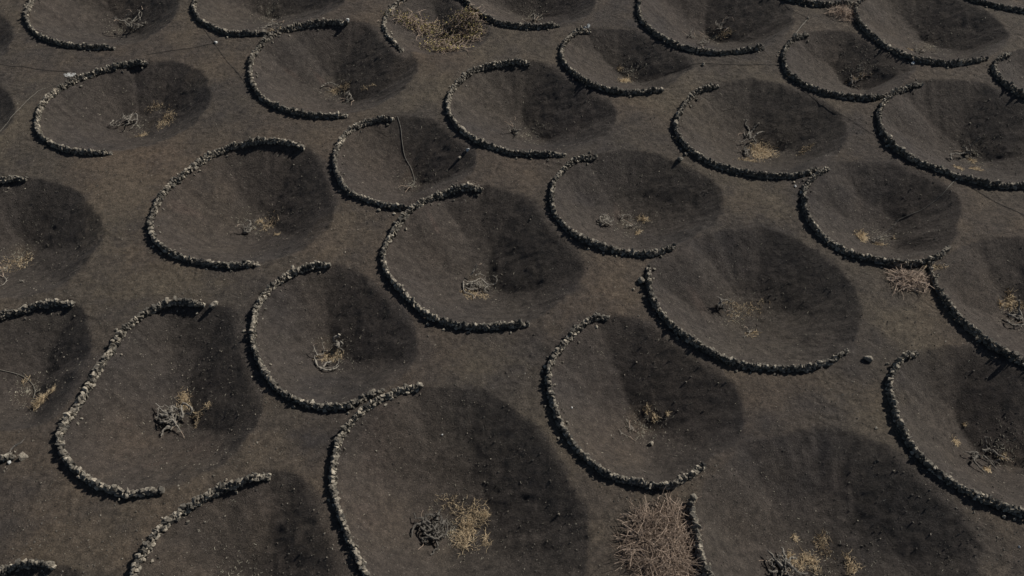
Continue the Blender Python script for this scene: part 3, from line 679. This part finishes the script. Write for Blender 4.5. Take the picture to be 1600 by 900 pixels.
# --- straw
G = [(700+35,826,52,62,520,"bright yellow straw clump right of the dense black tangled vine",.8,.5,.3,9),
 (755,806,14,14,70,"thin straw tip above the straw right of the black vine",.8,.8,.3,2),
 (762,848,18,22,70,"sparse straw tuft below right of the bright yellow straw clump",.75,.4,.22,3),
 (1190,238,40,26,700,"widest patch of yellow straw, beside a black gnarled vine",.75,.25,.26,14),
 (1166,250,40,8,120,"thin fringe of brown straw under the widest straw patch",.5,.2,.22,6),
 (1261,232,22,12,90,"small straw tuft at the right of the widest straw patch",.7,.3,.2,3),
 (972,126,20,16,260,"small dense straw square behind the dark wall near the top",.85,.5,.2,5),
 (967,110,10,6,40,"tiny straw wisp above the small dense straw square",.7,.4,.2,2),
 (293,625,24,22,220,"straw topknot behind the pale bent loop of the knotted vine",.85,.6,.25,4),
 (310,646,14,12,50,"small straw bit right of the pale bent loop",.8,.3,.2,2),
 (324,640,14,14,60,"outermost straw bit right of the knotted vine at lower left",.7,.4,.2,3),
 (306,660,12,10,40,"lowest straw bit right of the knotted vine at lower left",.7,.3,.16,2),
 (1002,340,16,14,110,"golden straw knot to the right of the loose forked sticks",.85,.5,.2,4),
 (998,364,10,9,60,"golden straw ring below the golden straw knot",.85,.4,.17,2),
 (1346,371,20,24,260,"pale straw fan on the left of two long thin canes",.85,.4,.28,6),
 (1372,381,26,8,80,"low straw bits under the two long thin canes",.75,.3,.2,4),
 (1396,372,5,8,20,"straw tassel at the end of the lower thin cane",.9,.9,.2,1),
 (1518,252,12,12,110,"orange-brown straw below the upright forked cane",.65,.3,.2,3),
 (1522,264,22,9,120,"lower strip of orange-brown straw against the far right wall",.6,.25,.2,4),
 (1494,262,18,9,100,"left end of the orange-brown straw beside the far right wall",.65,.25,.2,4),
 (1241,873,22,22,170,"left straw tuft of three at the bottom edge beside the antler-like vine",.85,.6,.26,3),
 (1264,880,26,24,190,"middle straw tuft of three at the bottom edge",.75,.5,.26,4),
 (1335,885,22,26,130,"right straw tuft of three at the bottom edge, standing apart",.9,.6,.26,3),
 (1287,854,26,30,140,"thin reddish straw above the middle tuft at the bottom edge",.35,.3,.22,6),
 (1244,841,14,6,40,"small pale wisp above the left straw tuft at the bottom edge",.8,.3,.18,2),
 (1575,478,22,30,160,"tan straw tuft above the dark low vine at the right edge",.65,.5,.26,4),
 (1562,480,8,10,40,"grey dry sprig left of the tan straw tuft at the right edge",.95,.9,.28,1),
 (1594,476,16,10,80,"reddish straw at the right edge above the dark low vine",.4,.4,.2,3),
 (61,627,26,22,210,"spiky straw tuft at the end of the hose in the left pit",.8,.9,.34,3),
 (84,608,8,14,40,"small greenish sprig right of the hose end in the left pit",.6,.7,.2,2),
 (42,575+20,14,10,30,"faint straw bits above the spiky tuft in the left pit",.6,.3,.2,2),
 (262,185,26,40,220,"loose straw arc on the right floor of the wide arc's pit",.6,.25,.22,9),
 (225,212,24,10,70,"pale flat straw below the three-part knotty vine",.75,.2,.2,4),
 (245,165,30,12,60,"thin straw wisps above right of the three-part knotty vine",.55,.25,.2,5),
 (530,142,30,12,200,"reddish straw mat under the flat broken vine",.55,.2,.22,6),
 (573,136,22,8,50,"pale dry bits to the right of the reddish straw mat",.85,.2,.18,4),
 (418,348,40,26,150,"thin brown debris right of the small black antler-like vine",.45,.2,.18,9),
 (430,366,10,5,50,"yellow straw bit below right of the antler-like vine",.9,.3,.16,1),
 (405,346,12,5,30,"pale roots lying right of the antler-like vine",.85,.2,.2,2),
 (1135,50,26,12,120,"straw around the right pale twiggy vine at the top edge",.75,.3,.2,5),
 (1340,121,34,8,90,"reddish straw line over the flat reddish dead vine",.5,.2,.2,5),
 (1008,638,12,10,60,"small straw tuft above the sparse dead twigs",.75,.6,.18,2),
 (1021,653,12,10,60,"small pale tuft right of the sparse dead twigs",.85,.6,.18,2),
 (1042,645,8,8,30,"tiny grey sprig on the dark slope right of the sparse twigs",.9,.7,.16,1),
 (1493,692,16,10,90,"pale grey-yellow tuft left of the black sprawling vine",.9,.4,.18,3),
 (1543,734,16,12,110,"grey lichen-like tuft at the lower tip of the black sprawling vine",.9,.4,.16,3),
 (1566,711,14,10,60,"dry tuft on the right arm of the black sprawling vine",.75,.4,.16,2),
 (1510,663,6,4,40,"yellow tuft above the black sprawling vine",.9,.4,.12,1),
 (515,560,34,22,230,"yellow-brown straw filling the middle of the ring vine",.5,.3,.2,7),
 (524,548,16,8,90,"yellow straw between the ring vine and the curled vine head",.8,.4,.18,2),
 (745,462,40,14,150,"brown dry stalks under the looping tangled vine",.6,.3,.22,7),
 (22,415,50,34,190,"brown dry stalks on the floor of the upper left-edge pit",.5,.4,.26,10),
 (1165,485,60,26,160,"brown dry debris right of the small ring-like vine",.45,.15,.18,12),
 (1172,522,26,12,80,"tan debris around the flat pale vine remnant",.6,.2,.16,5),
 (710,790,60,24,90,"sparse dry stalks above the dense black tangled vine",.75,.7,.2,12),
 (1425,110-32,16,8,40,"dry wisps right of the pale shrub-like vine",.6,.3,.2,2),
 (425,48,60,14,90,"dry grey twigs around the small scrubby vine near the top",.7,.4,.24,6),
 (1458,418,40,8,90,"reddish twigs in the corner between two walls above the brushwood pile",.3,.3,.24,6),
 (1055,214,10,12,50,"brownish weeds outside the dark arc of the strawy pit",.4,.5,.2,2),
]
for a in G:
    straw_clump(a[0], a[1], a[2], a[3], a[4], a[5], tone=a[6], up=a[7], L=a[8], foci=a[9], **(dict(name='dry_stalk_litter') if (a[2] >= 40 and a[4] <= 200 and a[7] <= .7) else {}))

# --- brushwood piles
def brush(px, py, outline, n, L, label, hmax, tone, seed, long_=0):
    r = random.Random(seed); c = on_ground(px, py, .1)
    w_ = np.array([on_ground(a, b_)[:2] for a, b_ in outline]); mn, mx_ = w_.min(0), w_.max(0); ctr = w_.mean(0)
    def inside(x, y):
        k = False; j = len(w_)-1
        for i in range(len(w_)):
            if (w_[i][1] > y) != (w_[j][1] > y) and x < (w_[j][0]-w_[i][0])*(y-w_[i][1])/(w_[j][1]-w_[i][1])+w_[i][0]: k = not k
            j = i
        return k
    ext = np.abs(w_-ctr).max(0); mb = MB(); q = 0
    while q < n:
        x, y = r.uniform(mn[0], mx_[0]), r.uniform(mn[1], mx_[1])
        if not inside(x, y): continue
        if r.random() < .10: x += r.gauss(0, .35); y += r.gauss(0, .35)
        q += 1; e = max(0, 1-math.hypot((x-ctr[0])/ext[0], (y-ctr[1])/ext[1])**2)
        z = float(Hh(x, y))+.02+r.random()*hmax*(.15+.85*e)
        a = r.random()*6.28; l = L*r.uniform(.45, 1.25); d = np.array([math.cos(a), math.sin(a), r.gauss(0, .05)])
        P = walk(r, np.array([x, y, z])-d*l/2, d, l, 7, .16 if r.random() < .6 else .32, .0, .02)
        rd = r.uniform(.007, .018); mb.tube(P, np.linspace(rd, rd*.6, len(P)), 3, min(1, max(0, tone+r.gauss(0, .35))))
    o = mb.build("brushwood_pile", M_CANE, None, tuple(c)); return tag(o, label, "brushwood", "piles of pruned vine canes")
brush(1030,845,[(988,815),(1003,802),(1022,806),(1045,792),(1058,792),(1064,806),(1068,825),(1073,855),(1078,885),(1088,930),(1040,950),(1012,910),(1003,890),(975,868),(972,856),(988,838)],1500,1.5,"large brown heap of pruned vine canes against a wall at the bottom edge",.3,.42,3)
brush(1415,438,[(1390,425),(1410,430),(1435,432),(1448,440),(1440,450),(1420,455),(1400,447)],190,1.25,"pinkish brushwood pile on open ground below the wall junction at right",.4,.8,4)
brush(1318,22,[(1300,15),(1318,14),(1334,24),(1325,35),(1308,26),(1292,22)],230,1.1,"small pale brushwood pile beside the wall start at the top edge",.35,.8,5)

# --- the leafy vine at the top
def leafy():
    r = random.Random(9); c = on_ground(695, 50, .1); root = empty("leafy_grapevine", tuple(c))
    tag(root, "large leafy vine with yellow-green leaves over a mass of pinkish canes", "grapevine")
    mb = MB(); P = walk(r, c, (0, 0, 1), .4, 5, .3); mb.tube(P, [.12, .1, .1, .1, .09, .06], 7, .5)
    for q in mb.V: q -= c
    mb.build("trunk", M_BARK, root)
    lobes = [(640,33,34,13,.35),(668,45,26,14,.4),(690,68,38,14,.45),(712,58,40,18,.45),(718,32,30,14,.6),(733,22,22,8,.4),(738,52,20,14,.35),(700,78,30,5,.25)]
    canes = MB(); lv = MB()
    for (px, py, wx, wy, h) in lobes:
        k0 = on_ground(px, py, h*.5); k = mpp(k0[0], k0[1])
        for i in range(110):
            x = k0[0]+r.gauss(0, .42)*wx*k; y = k0[1]+r.gauss(0, .42)*wy*k/.6; a = r.random()*6.28
            P = walk(r, (x, y, float(Hh(x, y))+.05+r.random()*h*.7), (math.cos(a), math.sin(a), .35), r.uniform(.4, 1.1), 8, .28, .07, .03)
            canes.tube(P, np.linspace(.016, .008, len(P)), 3, r.uniform(.3, 1))
        dens = 210 if 1 or (px, py) in ((640,33),(668,45),(690,68),(733,22),(700,78),(738,52)) else 90
        for i in range(dens):
            x = k0[0]+r.gauss(0, .45)*wx*k; y = k0[1]+r.gauss(0, .45)*wy*k/.6; z = float(Hh(x, y))+.06+r.random()*h; s = r.uniform(.05, .11)
            L = np.array([[0, -.6, 0], [.55, -.15, .12], [.35, .55, .05], [0, .75, -.05], [-.35, .55, .05], [-.55, -.15, .12], [0, .1, -.06]])*s
            F = np.array([[6, 0, 1], [6, 1, 2], [6, 2, 3], [6, 3, 4], [6, 4, 5], [6, 5, 0]])
            lv.add(L@rot(r.gauss(0, .6), r.gauss(0, .6), r.random()*6).T+np.array([x, y, z]), F, min(1, max(0, r.gauss(.55, .3))))
    for m_ in (canes, lv):
        for q in m_.V: q -= c
    tag(canes.build("canes", M_CANE, root), None, None, None, "stuff"); tag(lv.build("leaves", M_LEAF, root), None, None, None, "stuff")
leafy()

# ------------------------------------------------------------------ hoses and cables
def hose(pts, label, m, rad=.022, name="irrigation_hose", cat="hose", seed=0, lift=.0):
    r = random.Random(seed+len(pts)); pp = np.array(pts, float)
    if pp.shape[1] == 2: pp = np.c_[pp, np.full(len(pp), .02)]
    W = []
    for a in pp: g_ = on_ground(a[0], a[1], a[2]); W.append([g_[0], g_[1], a[2]])
    P = spline(W, False, .18)
    P[:, 0] += [.02*mnoise.noise(Vector((i*.2, seed, 0))) for i in range(len(P))]
    P[:, 2] = Hh(P[:, 0], P[:, 1])+P[:, 2]+.01
    mb = MB(); mb.tube(P, rad, 6, .5); c = P[len(P)//2].copy()
    return tag(mb.build(name, m, None, tuple(c)), label, cat, "thin hoses and cables over the ground")
hose([(-60,92),(0,100),(40,105),(75,110),(106,112)],"dark hose from the left edge to the pale rubble patch",M_HOSE_D,.012,seed=1)
hose([(335,67),(300,75),(262,80),(230,85)],"dark hose from the crossing stone to the end of the wide arc",M_HOSE_D,.012,seed=2)
hose([(300,18),(315,40),(328,58),(337,70),(352,92),(370,112),(387,135),(396,152),(420,170),(450,181),(500,184)],"long dark hose running down past the crossing stone along the C-shaped wall",M_HOSE_D,.012,seed=3)
hose([(-20,222),(5,200),(25,175),(40,160),(60,142),(72,138)],"thin grey hose from the left edge to the wide arc",M_HOSE_L,.013,seed=4)
hose([(621,182),(626,200),(629,225),(633,245),(642,262),(647,278),(646,290)],"pale hose hanging from a wall end down into its pit",M_HOSE_L,.016,seed=5)
hose([(1040,115),(1062,108),(1080,102),(1100,99),(1150,101),(1190,101),(1222,102)],"dark cable crossing open ground to the arc with the pipe",M_HOSE_D,.012,seed=6)
hose([(1222,98),(1221,84),(1232,66),(1245,50),(1255,38),(1263,28)],"pale pipe along the outer side of the dark stone arc",M_HOSE_L,.018,seed=7)
hose([(1263,28),(1245,20),(1228,8),(1215,-8)],"dark hose from the pale pipe's end to the top edge",M_HOSE_D,.012,seed=8)
hose([(1228,118),(1250,138),(1270,152),(1300,172),(1330,188),(1352,203),(1372,216),(1390,235),(1420,256),(1460,270)],"long dark hose running down between two dark arcs at right",M_HOSE_D,.012,seed=9)
hose([(1505,285),(1530,300),(1560,318),(1600,336),(1640,355)],"dark hose leaving the far right wall towards the right edge",M_HOSE_D,.014,seed=10)
hose([(1495,280),(1488,286),(1474,302),(1455,318),(1440,328),(1420,336),(1404,343)],"thin pale line from the far right wall into the pit with two long canes",M_HOSE_L,.014,seed=11)
hose([(-30,570),(0,578),(25,584),(42,592),(52,602),(55,612),(52,622)],"pale hose curving from the left edge to the spiky straw tuft",M_HOSE_L,.016,seed=12)
boulder(1263,28,.22,"dark stone on the end of the pale pipe",tone=.4)
boulder(1495,279,.2,"pale stone outside the far right wall where the thin line starts",tone=1.,rough=False)

# ------------------------------------------------------------------ loose gravel and chaff
def scatter(n, seed):
    r = np.random.RandomState(seed); px = r.uniform(-90, 1690, n); py = r.uniform(-60, 960, n)
    x, y = at_z(px, py, -.3); return x, y, r
x, y, r = scatter(60000, 3); z = Hh(x, y)
keep = r.rand(len(x)) < .5+.5*(fbm(x/2.5, y/2.5, 2) > 0)
x, y, z = x[keep], y[keep], z[keep]; n = len(x)
O6 = np.array([[1, 0, 0], [-1, 0, 0], [0, 1, 0], [0, -1, 0], [0, 0, 1], [0, 0, -1]])*.5
F8 = np.array([[0, 2, 4], [2, 1, 4], [1, 3, 4], [3, 0, 4], [2, 0, 5], [1, 2, 5], [3, 1, 5], [0, 3, 5]])
sz = .024+.075*r.rand(n)**7; a = r.rand(n)*6.28
B = O6[None]*(sz[:, None, None]*r.uniform(.7, 1.3, (n, 1, 3)))+r.normal(0, .1, (n, 6, 3))*sz[:, None, None]
cx, sx = np.cos(a)[:, None], np.sin(a)[:, None]
V = np.stack([B[..., 0]*cx-B[..., 1]*sx+x[:, None], B[..., 0]*sx+B[..., 1]*cx+y[:, None], B[..., 2]*.8+(z+sz*.2)[:, None]], -1).reshape(-1, 3)
F = (F8[None]+(np.arange(n)*6)[:, None, None]).reshape(-1, 3)
o = mesh_tri("gravel", V, F, {'tone': np.repeat(r.beta(.8, 2.6, n), 6)}, M_STONE)
tag(o, "small grey lava gravel scattered over the ash", "gravel", None, "stuff")
# chaff: short dry stalk bits strewn over the pit floors
mb = MB(); r = random.Random(77)
for b, th, R, D, Rm in RIMS[:33]:
    for i in range(220):
        a = r.random()*6.28; q = (r.random()**.75*.9 if i < 70 else abs(r.gauss(0, .2))); rr = float(np.interp(a if a < math.pi else a-2*math.pi, th, R, period=2*math.pi))*q
        if math.cos(a-SUN_AZ) < -.1 and r.random() < .8 and q > .3: continue
        x = b[0]+math.cos(a)*rr; y = b[1]+math.sin(a)*rr; k = r.uniform(.04, .13); e = r.random()*6.28
        P = np.array([[x+math.cos(e)*k*t, y+math.sin(e)*k*t, float(Hh(x+math.cos(e)*k*t, y+math.sin(e)*k*t))+.006+.012*abs(math.sin(3*t+e))] for t in (-.5, 0, .5)])
        mb.tube(P, r.uniform(.005, .011), 3, r.uniform(.2, 1))
o = mb.build("straw_chaff", M_LITTER); tag(o, "fine dry stalk bits strewn over the pit slopes", "litter", None, "stuff")
